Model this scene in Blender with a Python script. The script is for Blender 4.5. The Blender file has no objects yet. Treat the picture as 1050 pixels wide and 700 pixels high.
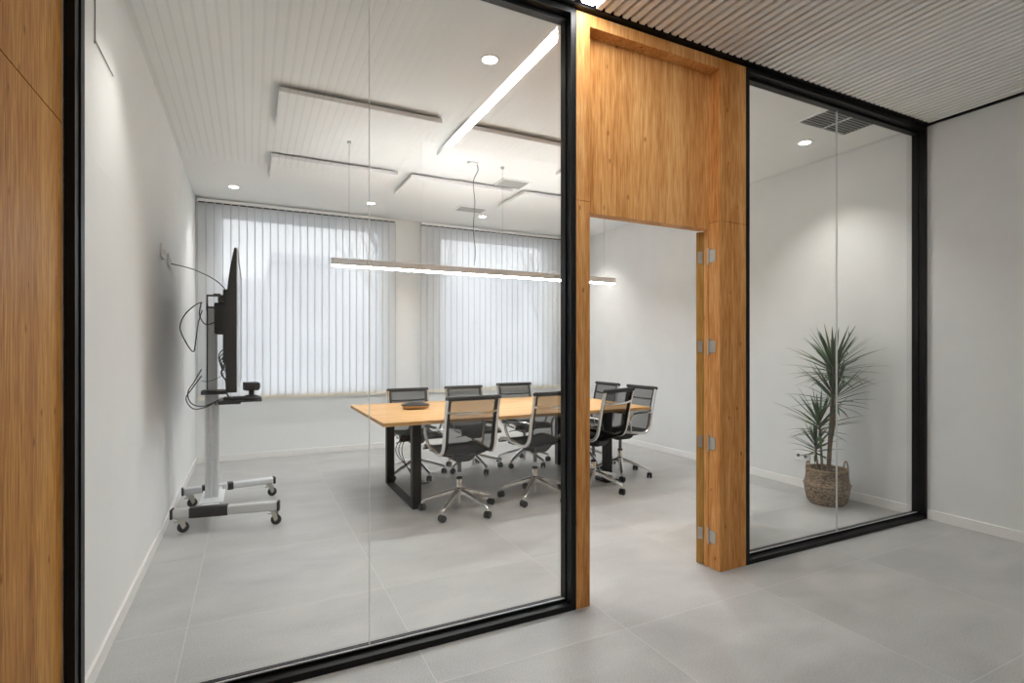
import bpy, bmesh, math, random
from mathutils import Vector, Matrix
random.seed(7)
R = math.radians
PI = math.pi
scn = bpy.context.scene
COL = scn.collection

# ---------------------------------------------------------------- camera
cam_d = bpy.data.cameras.new('camera')
cam = bpy.data.objects.new('camera', cam_d)
COL.objects.link(cam)
cam_d.sensor_width = 36
cam_d.lens = 36 * 543 / 1050
cam_d.shift_y = 7 / 1050
cam_d.clip_start = 0.02
cam.location = (0, 0, 1.31)
cam.rotation_euler = (R(90), 0, -R(26.27))
scn.camera = cam

# ---------------------------------------------------------------- view + world
scn.view_settings.view_transform = 'Standard'
scn.view_settings.look = 'None'
scn.view_settings.exposure = 0.32
scn.view_settings.gamma = 1
scn.view_settings.use_curve_mapping = False
SKY = 2.15
W = bpy.data.worlds.new('sky')
scn.world = W
W.use_nodes = True
wn = W.node_tree
bg = wn.nodes['Background']
tc = wn.nodes.new('ShaderNodeTexCoord')
sep = wn.nodes.new('ShaderNodeSeparateXYZ')
rmp = wn.nodes.new('ShaderNodeValToRGB')
rmp.color_ramp.elements[0].position = 0.0
rmp.color_ramp.elements[0].color = (0.97, 0.975, 1.0, 1)
rmp.color_ramp.elements[1].position = 0.8
rmp.color_ramp.elements[1].color = (0.91, 0.94, 1.0, 1)
wn.links.new(tc.outputs['Generated'], sep.inputs[0])
wn.links.new(sep.outputs['Z'], rmp.inputs[0])
wn.links.new(rmp.outputs[0], bg.inputs[0])
bg.inputs[1].default_value = SKY

# lamp strengths (one place)
SPOT_W = 55.0
CORR_FILL_W = 5.0  # for the added corridor downlights
SPOT_COL = (1.0, 0.955, 0.90)
STRIP_E = 39.0
PEND_E = 78.0
PEND_UP_E = 44.0
LENS_E = 25.0

# portals: let the sky light find the two openings in the far wall
for (x0, x1) in ((-0.36, 1.58), (2.35, 4.08)):
    ld = bpy.data.lights.new('window_portal', 'AREA')
    ld.shape = 'RECTANGLE'
    ld.size = x1 - x0
    ld.size_y = 2.16
    ld.cycles.is_portal = True
    lo = bpy.data.objects.new('window_portal', ld)
    COL.objects.link(lo)
    lo.location = ((x0 + x1) / 2, 7.27, 1.83)
    lo.rotation_euler = (R(-90), 0, 0)

# ---------------------------------------------------------------- materials
def sr(r, g, b):
    def f(v):
        v /= 255.0
        return v / 12.92 if v <= 0.04045 else ((v + 0.055) / 1.055) ** 2.4
    return (f(r), f(g), f(b), 1)

def mat(name, col, rough=0.5, metal=0.0, spec=0.5, noise=0.0, nscale=8.0, bump=0.0, bscale=60.0):
    m = bpy.data.materials.new(name)
    m.use_nodes = True
    nt = m.node_tree
    b = nt.nodes['Principled BSDF']
    b.inputs['Base Color'].default_value = col
    b.inputs['Roughness'].default_value = rough
    b.inputs['Metallic'].default_value = metal
    b.inputs['Specular IOR Level'].default_value = spec
    t = nt.nodes.new('ShaderNodeTexCoord')
    if noise > 0:
        n = nt.nodes.new('ShaderNodeTexNoise')
        n.inputs['Scale'].default_value = nscale
        n.inputs['Detail'].default_value = 5
        nt.links.new(t.outputs['Object'], n.inputs['Vector'])
        r = nt.nodes.new('ShaderNodeValToRGB')
        r.color_ramp.elements[0].position = 0.3
        r.color_ramp.elements[1].position = 0.7
        r.color_ramp.elements[0].color = tuple(c * (1 - noise) for c in col[:3]) + (1,)
        r.color_ramp.elements[1].color = tuple(min(1, c * (1 + noise)) for c in col[:3]) + (1,)
        nt.links.new(n.outputs[0], r.inputs[0])
        nt.links.new(r.outputs[0], b.inputs['Base Color'])
    if bump > 0:
        n2 = nt.nodes.new('ShaderNodeTexNoise')
        n2.inputs['Scale'].default_value = bscale
        n2.inputs['Detail'].default_value = 3
        nt.links.new(t.outputs['Object'], n2.inputs['Vector'])
        bp = nt.nodes.new('ShaderNodeBump')
        bp.inputs['Strength'].default_value = bump
        bp.inputs['Distance'].default_value = 0.003
        nt.links.new(n2.outputs[0], bp.inputs['Height'])
        nt.links.new(bp.outputs[0], b.inputs['Normal'])
    return m

def emit(name, col, e):
    m = bpy.data.materials.new(name)
    m.use_nodes = True
    b = m.node_tree.nodes['Principled BSDF']
    b.inputs['Base Color'].default_value = (0.8, 0.8, 0.8, 1)
    b.inputs['Emission Color'].default_value = col
    b.inputs['Emission Strength'].default_value = e
    return m

def wood(name, dark, mid, light, axis='Z', knots=True, rough=0.45, grain=1.0):
    m = bpy.data.materials.new(name)
    m.use_nodes = True
    nt = m.node_tree
    L = nt.links.new
    b = nt.nodes['Principled BSDF']
    b.inputs['Roughness'].default_value = rough
    b.inputs['Specular IOR Level'].default_value = 0.12
    t = nt.nodes.new('ShaderNodeTexCoord')
    def mp(sx, sz, off=0.0):
        v = nt.nodes.new('ShaderNodeMapping')
        v.inputs['Scale'].default_value = (sx, sx, sz) if axis == 'Z' else ((sz, sx, sx))
        v.inputs['Location'].default_value = (off, off, off)
        L(t.outputs['Object'], v.inputs[0])
        return v
    def noise(sx, sz, sc, det, dist=0.0, off=0.0):
        n = nt.nodes.new('ShaderNodeTexNoise')
        n.inputs['Scale'].default_value = sc
        n.inputs['Detail'].default_value = det
        n.inputs['Distortion'].default_value = dist
        L(mp(sx, sz, off).outputs[0], n.inputs['Vector'])
        return n
    n1 = noise(26, 1.1, 1.0, 5, 0.25)
    n2 = noise(120, 7.0, 1.0, 4, 0.3, 3.0)
    n3 = noise(5.5, 0.12, 1.0, 1, 0.0, 9.0)
    a = nt.nodes.new('ShaderNodeMath'); a.operation = 'MULTIPLY_ADD'
    a.inputs[1].default_value = 0.8
    n1m = nt.nodes.new('ShaderNodeMath'); n1m.operation = 'MULTIPLY'; n1m.inputs[1].default_value = 0.38
    L(n1.outputs[0], n1m.inputs[0])
    L(n2.outputs[0], a.inputs[0]); L(n1m.outputs[0], a.inputs[2])
    a2 = nt.nodes.new('ShaderNodeMath'); a2.operation = 'MULTIPLY_ADD'
    a2.inputs[1].default_value = 0.45
    L(n3.outputs[0], a2.inputs[0]); L(a.outputs[0], a2.inputs[2])
    r = nt.nodes.new('ShaderNodeValToRGB')
    e = r.color_ramp.elements
    e[0].position = 0.58; e[0].color = dark
    e[1].position = 1.06; e[1].color = light
    k = e.new(0.81); k.color = mid
    L(a2.outputs[0], r.inputs[0])
    out = r.outputs[0]
    if knots:
        v = nt.nodes.new('ShaderNodeTexVoronoi')
        v.inputs['Scale'].default_value = 1.0
        mm = mp(13.0, 7.0, 1.7)
        nd = noise(18, 8, 1.0, 2)
        mx = nt.nodes.new('ShaderNodeMixRGB'); mx.inputs[0].default_value = 0.12
        L(mm.outputs[0], mx.inputs[1]); L(nd.outputs[1], mx.inputs[2])
        L(mx.outputs[0], v.inputs['Vector'])
        kr = nt.nodes.new('ShaderNodeValToRGB')
        kr.color_ramp.elements[0].position = 0.03; kr.color_ramp.elements[0].color = (0.30, 0.22, 0.15, 1)
        kr.color_ramp.elements[1].position = 0.12; kr.color_ramp.elements[1].color = (1, 1, 1, 1)
        L(v.outputs['Distance'], kr.inputs[0])
        mu = nt.nodes.new('ShaderNodeMixRGB'); mu.blend_type = 'MULTIPLY'; mu.inputs[0].default_value = 0.75
        L(out, mu.inputs[1]); L(kr.outputs[0], mu.inputs[2])
        out = mu.outputs[0]
    L(out, b.inputs['Base Color'])
    bp = nt.nodes.new('ShaderNodeBump'); bp.inputs['Strength'].default_value = 0.15; bp.inputs['Distance'].default_value = 0.002
    L(n2.outputs[0], bp.inputs['Height']); L(bp.outputs[0], b.inputs['Normal'])
    return m

def glass(name, f0=0.075, tint=(0.962, 0.968, 0.964, 1)):
    """Clear pane: transparent, with a mirror share that follows the Fresnel curve."""
    m = bpy.data.materials.new(name)
    m.use_nodes = True
    nt = m.node_tree
    L = nt.links.new
    nt.nodes.remove(nt.nodes['Principled BSDF'])
    out = nt.nodes['Material Output']
    tr = nt.nodes.new('ShaderNodeBsdfTransparent'); tr.inputs[0].default_value = tint
    gl = nt.nodes.new('ShaderNodeBsdfGlossy'); gl.inputs['Roughness'].default_value = 0.0
    gl.inputs['Color'].default_value = (1, 1, 1, 1)
    lw = nt.nodes.new('ShaderNodeLayerWeight'); lw.inputs[0].default_value = 0.5
    p = nt.nodes.new('ShaderNodeMath'); p.operation = 'POWER'; p.inputs[1].default_value = 5.0
    L(lw.outputs['Facing'], p.inputs[0])
    ma = nt.nodes.new('ShaderNodeMath'); ma.operation = 'MULTIPLY_ADD'
    ma.inputs[1].default_value = 1 - f0; ma.inputs[2].default_value = f0
    L(p.outputs[0], ma.inputs[0])
    geo = nt.nodes.new('ShaderNodeNewGeometry')
    inv = nt.nodes.new('ShaderNodeMath'); inv.operation = 'SUBTRACT'; inv.inputs[0].default_value = 1.0
    L(geo.outputs['Backfacing'], inv.inputs[1])
    mul = nt.nodes.new('ShaderNodeMath'); mul.operation = 'MULTIPLY'
    L(ma.outputs[0], mul.inputs[0]); L(inv.outputs[0], mul.inputs[1])
    mx = nt.nodes.new('ShaderNodeMixShader')
    L(mul.outputs[0], mx.inputs[0]); L(tr.outputs[0], mx.inputs[1]); L(gl.outputs[0], mx.inputs[2])
    L(mx.outputs[0], out.inputs[0])
    return m

def sheer(name, col, a_transp, a_transl, rough=0.8):
    """Woven cloth or netting: some light straight through, some scattered through."""
    m = bpy.data.materials.new(name)
    m.use_nodes = True
    nt = m.node_tree
    L = nt.links.new
    nt.nodes.remove(nt.nodes['Principled BSDF'])
    out = nt.nodes['Material Output']
    d = nt.nodes.new('ShaderNodeBsdfDiffuse'); d.inputs[0].default_value = col
    tl = nt.nodes.new('ShaderNodeBsdfTranslucent'); tl.inputs[0].default_value = col
    tr = nt.nodes.new('ShaderNodeBsdfTransparent')
    m1 = nt.nodes.new('ShaderNodeMixShader'); m1.inputs[0].default_value = a_transl
    m2 = nt.nodes.new('ShaderNodeMixShader'); m2.inputs[0].default_value = a_transp
    L(d.outputs[0], m1.inputs[1]); L(tl.outputs[0], m1.inputs[2])
    L(m1.outputs[0], m2.inputs[1]); L(tr.outputs[0], m2.inputs[2])
    L(m2.outputs[0], out.inputs[0])
    return m

def floor_mat():
    m = bpy.data.materials.new('concrete_look_tile')
    m.use_nodes = True
    nt = m.node_tree
    L = nt.links.new
    b = nt.nodes['Principled BSDF']
    t = nt.nodes.new('ShaderNodeTexCoord')
    s = nt.nodes.new('ShaderNodeSeparateXYZ')
    L(t.outputs['Object'], s.inputs[0])
    P = 0.92
    def m_(op, a, bb=None, c=None):
        n = nt.nodes.new('ShaderNodeMath'); n.operation = op
        for i, v in enumerate((a, bb, c)):
            if v is None: continue
            if isinstance(v, (int, float)): n.inputs[i].default_value = v
            else: L(v, n.inputs[i])
        return n.outputs[0]
    ux = m_('DIVIDE', m_('ADD', s.outputs['X'], 0.265 + P * 10), P)
    uy = m_('DIVIDE', m_('ADD', s.outputs['Y'], -1.985 + P * 10), P)
    ix = m_('FLOOR', ux); iy = m_('FLOOR', uy)
    def edge(u):
        fr = m_('FRACT', u)
        return m_('MINIMUM', fr, m_('SUBTRACT', 1.0, fr))
    ed = m_('MINIMUM', edge(ux), edge(uy))
    joint = m_('LESS_THAN', ed, 0.0019)
    cb = nt.nodes.new('ShaderNodeCombineXYZ'); L(ix, cb.inputs[0]); L(iy, cb.inputs[1])
    wn_ = nt.nodes.new('ShaderNodeTexWhiteNoise'); wn_.noise_dimensions = '2D'; L(cb.outputs[0], wn_.inputs['Vector'])
    # offset texture per tile so that the clouding breaks at the joints
    off = nt.nodes.new('ShaderNodeVectorMath'); off.operation = 'MULTIPLY_ADD'
    off.inputs[1].default_value = (7, 7, 7)
    L(wn_.outputs['Color'], off.inputs[0]); L(t.outputs['Object'], off.inputs[2])
    mp = nt.nodes.new('ShaderNodeMapping'); mp.inputs['Scale'].default_value = (1.0, 1.9, 1)
    L(off.outputs[0], mp.inputs[0])
    n1 = nt.nodes.new('ShaderNodeTexNoise'); n1.inputs['Scale'].default_value = 2.2; n1.inputs['Detail'].default_value = 7; n1.inputs['Distortion'].default_value = 0.5
    L(mp.outputs[0], n1.inputs['Vector'])
    n2 = nt.nodes.new('ShaderNodeTexNoise'); n2.inputs['Scale'].default_value = 150; n2.inputs['Detail'].default_value = 2
    L(t.outputs['Object'], n2.inputs['Vector'])
    v = m_('MULTIPLY_ADD', n2.outputs[0], 0.75, m_('MULTIPLY', n1.outputs[0], 0.7))
    v = m_('MULTIPLY_ADD', wn_.outputs['Value'], 0.10, v)
    r = nt.nodes.new('ShaderNodeValToRGB')
    r.color_ramp.elements[0].position = 0.50; r.color_ramp.elements[0].color = sr(158, 158, 157)
    r.color_ramp.elements[1].position = 1.02; r.color_ramp.elements[1].color = sr(192, 192, 190)
    L(v, r.inputs[0])
    mx = nt.nodes.new('ShaderNodeMixRGB'); mx.inputs[2].default_value = sr(218, 217, 214)
    L(m_('MULTIPLY', joint, 0.5), mx.inputs[0]); L(r.outputs[0], mx.inputs[1])
    L(mx.outputs[0], b.inputs['Base Color'])
    rr = m_('MULTIPLY_ADD', n1.outputs[0], 0.25, 0.30)
    L(rr, b.inputs['Roughness'])
    b.inputs['Specular IOR Level'].default_value = 0.45
    bp = nt.nodes.new('ShaderNodeBump'); bp.inputs['Strength'].default_value = 0.06; bp.inputs['Distance'].default_value = 0.002
    L(n2.outputs[0], bp.inputs['Height']); L(bp.outputs[0], b.inputs['Normal'])
    return m

def basket_mat():
    m = mat('woven_seagrass', sr(150, 122, 92), 0.85)
    nt = m.node_tree; L = nt.links.new
    b = nt.nodes['Principled BSDF']
    t = nt.nodes['Texture Coordinate']
    n = nt.nodes.new('ShaderNodeTexNoise'); n.inputs['Scale'].default_value = 1.0; n.inputs['Detail'].default_value = 2
    mp = nt.nodes.new('ShaderNodeMapping'); mp.inputs['Scale'].default_value = (45, 45, 130)
    L(t.outputs['Object'], mp.inputs[0]); L(mp.outputs[0], n.inputs['Vector'])
    r = nt.nodes.new('ShaderNodeValToRGB')
    r.color_ramp.elements[0].position = 0.34; r.color_ramp.elements[0].color = sr(70, 55, 46)
    r.color_ramp.elements[1].position = 0.62; r.color_ramp.elements[1].color = sr(172, 148, 120)
    L(n.outputs[0], r.inputs[0]); L(r.outputs[0], b.inputs['Base Color'])
    return m

M = {}
M['wall'] = mat('white_plaster', sr(234, 236, 236), 0.9, noise=0.012, nscale=3, bump=0.05, bscale=120)
M['ceil'] = mat('white_ceiling_plaster', sr(236, 237, 235), 0.9, noise=0.01, nscale=2)
M['wallgrey'] = mat('light_grey_plaster', sr(224, 226, 225), 0.9, noise=0.018, nscale=5, bump=0.08, bscale=90)
M['slat'] = mat('grey_ceiling_slat', sr(238, 239, 237), 0.7)
M['groove'] = mat('dark_ceiling_backing', sr(34, 34, 34), 0.9)
M['base'] = mat('white_skirting', sr(236, 235, 233), 0.45)
M['floor'] = floor_mat()
M['oak'] = wood('oak_veneer', sr(176, 112, 56), sr(210, 150, 88), sr(228, 176, 116))
M['oakdark'] = wood('oak_cladding', sr(140, 82, 30), sr(178, 122, 56), sr(204, 152, 82))
M['oakgold'] = wood('oak_door_edge', sr(150, 106, 48), sr(188, 142, 74), sr(206, 162, 92), knots=False)
M['oaktop'] = wood('pale_oak_table', sr(178, 132, 78), sr(198, 156, 104), sr(212, 176, 128), axis='X', knots=False, rough=0.4, grain=0.7)
M['black'] = mat('black_powder_coat', sr(13, 13, 14), 0.42, spec=0.25, noise=0.05)
M['blackm'] = mat('matt_black_steel', sr(20, 20, 21), 0.5, noise=0.05)
M['plastic'] = mat('black_plastic', sr(24, 24, 26), 0.45, noise=0.05)
M['rubber'] = mat('dark_grey_rubber', sr(40, 40, 42), 0.6, noise=0.05)
M['chrome'] = mat('polished_aluminium', sr(232, 232, 231), 0.22, 0.9, noise=0.02)
M['alu'] = mat('brushed_aluminium', sr(218, 221, 223), 0.45, 0.12, noise=0.04, nscale=30)
M['piston'] = mat('satin_steel_piston', sr(112, 114, 116), 0.3, 0.7, noise=0.02)
M['aluw'] = mat('pale_silver_paint', sr(205, 207, 206), 0.4, 0.15, noise=0.02)
M['steel'] = mat('nickel_hinge', sr(196, 192, 182), 0.3, 0.5, noise=0.05)
M['glass'] = glass('clear_glass')
M['glassw'] = glass('window_glass', 0.05, (0.965, 0.968, 0.968, 1))
M['seam'] = sheer('clear_silicone_seam', sr(240, 242, 240), 0.35, 0.5)
M['white'] = mat('white_plastic', sr(232, 232, 230), 0.4, noise=0.01)
M['whitem'] = mat('white_painted_metal', sr(240, 240, 238), 0.45, noise=0.01)
M['panel'] = mat('white_acoustic_felt', sr(238, 238, 236), 0.95, noise=0.015, nscale=80, bump=0.1, bscale=200)
M['ventdark'] = mat('dark_duct', sr(40, 40, 40), 0.8)
M['ventgrey'] = mat('grey_grille', sr(170, 170, 168), 0.6)
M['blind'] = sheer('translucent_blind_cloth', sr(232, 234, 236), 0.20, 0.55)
M['overlapshade'] = sheer('blind_overlap_shade', sr(176, 180, 184), 0.04, 0.5)  # greyer slat edges paint in the shade where slats overlap
M['hem'] = mat('cream_blind_weight', sr(226, 220, 206), 0.8)
M['netting'] = sheer('black_netting', sr(28, 28, 31), 0.36, 0.2)
M['netseat'] = sheer('dense_black_netting', sr(26, 26, 28), 0.06, 0.1)
M['hemb'] = mat('black_leather_hem', sr(26, 26, 28), 0.5, noise=0.05)
M['screen'] = mat('glossy_screen', sr(9, 9, 11), 0.08)
M['cable'] = mat('black_cable', sr(14, 14, 15), 0.5)
M['cord'] = mat('grey_cord', sr(96, 96, 94), 0.6)
M['wire'] = mat('steel_wire', sr(150, 150, 148), 0.4, 0.6)
M['basket'] = basket_mat()
M['rim'] = mat('basket_rim_straw', sr(158, 134, 102), 0.85, noise=0.2, nscale=60)
M['soil'] = mat('dark_soil', sr(46, 36, 28), 0.95, noise=0.3, nscale=60, bump=0.6, bscale=80)
M['leaf'] = mat('dracaena_leaf', sr(46, 84, 30), 0.55, noise=0.30, nscale=9)
M['leafd'] = mat('dracaena_leaf_dark', sr(34, 66, 24), 0.55, noise=0.30, nscale=9)
M['stem'] = mat('dracaena_stem', sr(128, 108, 84), 0.85, noise=0.25, nscale=50)
M['tan'] = mat('shell_wood_reflection', sr(196, 164, 122), 0.35, noise=0.03)  # reflection of the table wood, put in as the shell's colour
M['facade'] = mat('grey_facade', sr(226, 230, 236), 0.9, noise=0.05)
M['facadew'] = mat('dark_facade_window', sr(196, 202, 210), 0.4)
M['street'] = mat('grey_asphalt', sr(140, 142, 144), 0.9, noise=0.1)
M['bark'] = mat('grey_bark', sr(84, 80, 78), 0.9, noise=0.2)
M['strip'] = emit('lit_corridor_diffuser', (0.95, 0.975, 1.0, 1), STRIP_E)
M['pend'] = emit('lit_pendant_diffuser', (0.97, 0.985, 1.0, 1), PEND_E)
M['pendup'] = emit('lit_pendant_top_diffuser', (0.97, 0.985, 1.0, 1), PEND_UP_E)
M['lens'] = emit('lit_downlight_lens', (1.0, 0.93, 0.82, 1), LENS_E)

# ---------------------------------------------------------------- mesh helpers
def box(bm, x0, x1, y0, y1, z0, z1, mi=0):
    vs = [bm.verts.new(p) for p in ((x0,y0,z0),(x1,y0,z0),(x1,y1,z0),(x0,y1,z0),(x0,y0,z1),(x1,y0,z1),(x1,y1,z1),(x0,y1,z1))]
    fs = [(0,3,2,1),(4,5,6,7),(0,1,5,4),(1,2,6,5),(2,3,7,6),(3,0,4,7)]
    r = []
    for f in fs:
        q = bm.faces.new([vs[i] for i in f]); q.material_index = mi; r.append(q)
    return r

def rbox(bm, x0, x1, y0, y1, z0, z1, bev=0.004, seg=2):
    b2 = bmesh.new()
    box(b2, x0, x1, y0, y1, z0, z1)
    bmesh.ops.bevel(b2, geom=b2.edges[:], offset=bev, segments=seg, affect='EDGES', profile=0.5)
    merge(bm, b2)

def merge(bm, b2, mtx=None):
    if mtx is not None:
        bmesh.ops.transform(b2, matrix=mtx, verts=b2.verts[:])
    me = bpy.data.meshes.new('tmp')
    b2.to_mesh(me); b2.free()
    bm.from_mesh(me)
    bpy.data.meshes.remove(me)

def frames(pts, closed=False):
    pts = [Vector(p) for p in pts]
    n = len(pts)
    tang = []
    for i in range(n):
        a = pts[i - 1] if (i > 0 or closed) else pts[i]
        b = pts[(i + 1) % n] if (i < n - 1 or closed) else pts[i]
        t = (b - a)
        tang.append(t.normalized() if t.length > 1e-9 else Vector((0, 0, 1)))
    up = Vector((0, 0, 1)) if abs(tang[0].z) < 0.9 else Vector((1, 0, 0))
    u = (up - tang[0] * up.dot(tang[0])).normalized()
    fr = []
    for i in range(n):
        u = (u - tang[i] * u.dot(tang[i]))
        u = u.normalized() if u.length > 1e-6 else tang[i].orthogonal().normalized()
        fr.append((pts[i], tang[i], u, tang[i].cross(u)))
    return fr

def sweep(bm, pts, prof, closed=False, scale=None, caps=True):
    """prof: 2D points (a along u, b along v)."""
    fr = frames(pts, closed)
    rings = []
    for i, (p, t, u, v) in enumerate(fr):
        s = scale[i] if scale else 1.0
        rings.append([bm.verts.new(p + u * (a * s) + v * (b * s)) for a, b in prof])
    k = len(prof); n = len(rings)
    for i in range(n if closed else n - 1):
        A = rings[i]; B = rings[(i + 1) % n]
        for j in range(k):
            bm.faces.new((A[j], A[(j + 1) % k], B[(j + 1) % k], B[j]))
    if caps and not closed:
        bm.faces.new(list(reversed(rings[0]))); bm.faces.new(rings[-1])

def circ(r, n=8, ry=None):
    ry = ry or r
    return [(r * math.cos(2 * PI * i / n), ry * math.sin(2 * PI * i / n)) for i in range(n)]

def tube(bm, pts, r, n=8, closed=False, scale=None):
    sweep(bm, pts, circ(r, n), closed, scale)

def lathe(bm, prof, n=24, c=(0, 0, 0), cap=True):
    rings = []
    for r, z in prof:
        rings.append([bm.verts.new((c[0] + r * math.cos(2*PI*i/n), c[1] + r * math.sin(2*PI*i/n), c[2] + z)) for i in range(n)])
    for a, b in zip(rings, rings[1:]):
        for j in range(n):
            bm.faces.new((a[j], a[(j+1) % n], b[(j+1) % n], b[j]))
    if cap:
        bm.faces.new(list(reversed(rings[0]))); bm.faces.new(rings[-1])

def smoothp(pts, k=6, closed=False):
    """Catmull-Rom through pts."""
    P = [Vector(p) for p in pts]; n = len(P); out = []
    rng = range(n if closed else n - 1)
    for i in rng:
        p1 = P[i]; p2 = P[(i+1) % n]
        p0 = P[i-1] if (i > 0 or closed) else p1 * 2 - p2
        p3 = P[(i+2) % n] if (i + 2 < n or closed) else p2 * 2 - p1
        for j in range(k):
            t = j / k
            out.append(0.5 * ((2*p1) + (p2-p0)*t + (2*p0-5*p1+4*p2-p3)*t*t + (3*p1-p0-3*p2+p3)*t**3))
    if not closed: out.append(P[-1])
    return out

def obj(name, bm, m, parent=None, smooth=False, loc=None):
    me = bpy.data.meshes.new(name)
    bmesh.ops.recalc_face_normals(bm, faces=bm.faces[:])
    bm.to_mesh(me); bm.free()
    for x in (m if isinstance(m, (list, tuple)) else [m]):
        me.materials.append(x)
    if smooth:
        for p in me.polygons: p.use_smooth = True
        try: me.set_sharp_from_angle(angle=R(40))
        except Exception: pass
    o = bpy.data.objects.new(name, me)
    COL.objects.link(o)
    if parent: o.parent = parent
    if loc: o.location = loc
    return o

def raw(name, bm, m, parent=None, smooth=True):
    me = bpy.data.meshes.new(name)
    bm.to_mesh(me); bm.free()
    me.materials.append(m)
    if smooth:
        for p in me.polygons: p.use_smooth = True
    o = bpy.data.objects.new(name, me)
    COL.objects.link(o)
    if parent: o.parent = parent
    return o

def bxo(name, dims, m, parent=None, bev=0.0):
    bm = bmesh.new()
    if bev: rbox(bm, *dims, bev=bev)
    else: box(bm, *dims)
    return obj(name, bm, m, parent)

def thing(name, label, cat, loc=(0, 0, 0), rz=0, group=None):
    o = bpy.data.objects.new(name, None)
    COL.objects.link(o)
    o.empty_display_size = 0.1
    o.location = loc; o.rotation_euler = (0, 0, rz)
    return tag(o, label, cat, group)

def tag(o, label, cat, group=None):
    o['label'] = label; o['category'] = cat
    if group: o['group'] = group
    return o

def struct(o, label=None):
    o['kind'] = 'structure'
    if label: o['label'] = label
    return o

def sroot(name, label=None, loc=(0, 0, 0)):
    o = bpy.data.objects.new(name, None); COL.objects.link(o); o.location = loc
    return struct(o, label)

def copy_tree(o, parent=None):
    c = o.copy(); COL.objects.link(c)
    if parent: c.parent = parent
    for ch in list(o.children): copy_tree(ch, c)
    return c

# ================================================================ THE SETTING
XL, XR = -0.56, 4.67
YF = 6.99          # far wall
YP = 2.24          # outer face of the partition
YG = 2.31          # glass
HC = 3.02          # ceiling
# floor
struct(bxo('floor', (XL-0.12, XR+0.12, -1.07, YF+0.3, -0.1, 0.0), M['floor']), 'grey concrete-look tiled floor')
# room walls
struct(bxo('wall_left', (XL-0.12, XL, YP, YF+0.3, 0, HC+0.1), M['wall']))
struct(bxo('wall_right', (XR, XR+0.12, -1.07, YF+0.3, 0, HC+0.1), M['wallgrey']))
W1 = (-0.36, 1.58, 0.76, 2.90)
W2 = (2.35, 4.08, 0.76, 2.90)
bm = bmesh.new()
y0, y1 = YF, YF + 0.26
box(bm, XL, W1[0], y0, y1, 0, HC+0.1)
box(bm, W1[0], W1[1], y0, y1, 0, W1[2]); box(bm, W1[0], W1[1], y0, y1, W1[3], HC+0.1)
box(bm, W1[1], W2[0], y0, y1, 0, HC+0.1)
box(bm, W2[0], W2[1], y0, y1, 0, W2[2]); box(bm, W2[0], W2[1], y0, y1, W2[3], HC+0.1)
box(bm, W2[1], XR, y0, y1, 0, HC+0.1)
struct(obj('wall_far', bm, M['wall']))
# corridor: wood-clad side wall, rear walls
bm = bmesh.new()
zs = 2.055
box(bm, XL-0.12, XL, -1.07, YP-0.003, 0, zs-0.002)
box(bm, XL-0.12, XL, -1.07, YP-0.003, zs+0.002, HC+0.1)
box(bm, XL-0.12, XL-0.006, -1.07, YP-0.003, zs-0.002, zs+0.002)
struct(obj('wall_corridor_left', bm, M['oakdark']), 'oak-veneer clad side wall of the corridor')
bm = bmesh.new()
box(bm, XL, 1.27, -1.07, -0.95, 0, HC+0.1)
box(bm, 1.27, 1.39, -1.07, 0.37, 0, HC+0.1)
box(bm, 1.39, XR, 0.25, 0.37, 0, HC+0.1)
struct(obj('wall_corridor_rear', bm, M['wallgrey']))
# room ceiling, plain plaster
struct(bxo('ceiling', (XL, XR, 2.39, YF, HC, HC+0.1), M['ceil']))
# corridor ceiling: rounded slats running away from the viewer
bm = bmesh.new()
P_ = 0.055
LX0, LX1 = 1.462, 1.538
i = 0
x = XL + 0.03
while x < XR - 0.05:
    if not (LX0 - 0.04 < x + 0.02 < LX1 + 0.02):
        w = 0.038
        ya = -0.95 if x < 1.26 else 0.37
        prof = [(x+0.004, HC+0.045), (x, HC+0.012), (x+0.001, HC+0.003), (x+0.004, HC), (x+w-0.004, HC), (x+w-0.001, HC+0.003), (x+w, HC+0.012), (x+w-0.004, HC+0.045)]
        ra = [bm.verts.new((px, ya, pz)) for px, pz in prof]
        rb = [bm.verts.new((px, 2.205, pz)) for px, pz in prof]
        for j in range(len(prof)-1):
            bm.faces.new((ra[j], ra[j+1], rb[j+1], rb[j]))
        bm.faces.new(ra); bm.faces.new(rb)
    x += P_
struct(obj('ceiling_corridor', bm, M['slat']), 'grey slatted corridor ceiling')
struct(bxo('ceiling_backing', (XL, XR, -0.95, 2.39, HC+0.046, HC+0.1), M['groove']))
# black shadow line at the side wall
struct(bxo('trim_1', (XR-0.018, XR, 0.37, 2.235, HC-0.004, HC+0.045), M['black']))
struct(bxo('trim_2', (XL, XR, 2.212, 2.39, HC-0.004, HC+0.045), M['black']))
# skirting
def skirt(name, dims): struct(bxo(name, dims, M['base'], bev=0.003))
skirt('baseboard_left', (XL, XL+0.014, 2.332, YF, 0, 0.075))
skirt('baseboard_far', (XL+0.014, XR-0.014, YF-0.014, YF, 0, 0.075))
skirt('baseboard_right', (XR-0.014, XR, 2.332, YF, 0, 0.075))
skirt('baseboard_corridor_right', (XR-0.014, XR, 0.384, 2.235, 0, 0.075))
skirt('baseboard_corridor_rear', (1.27, XR-0.014, 0.37, 0.384, 0, 0.075))

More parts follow.
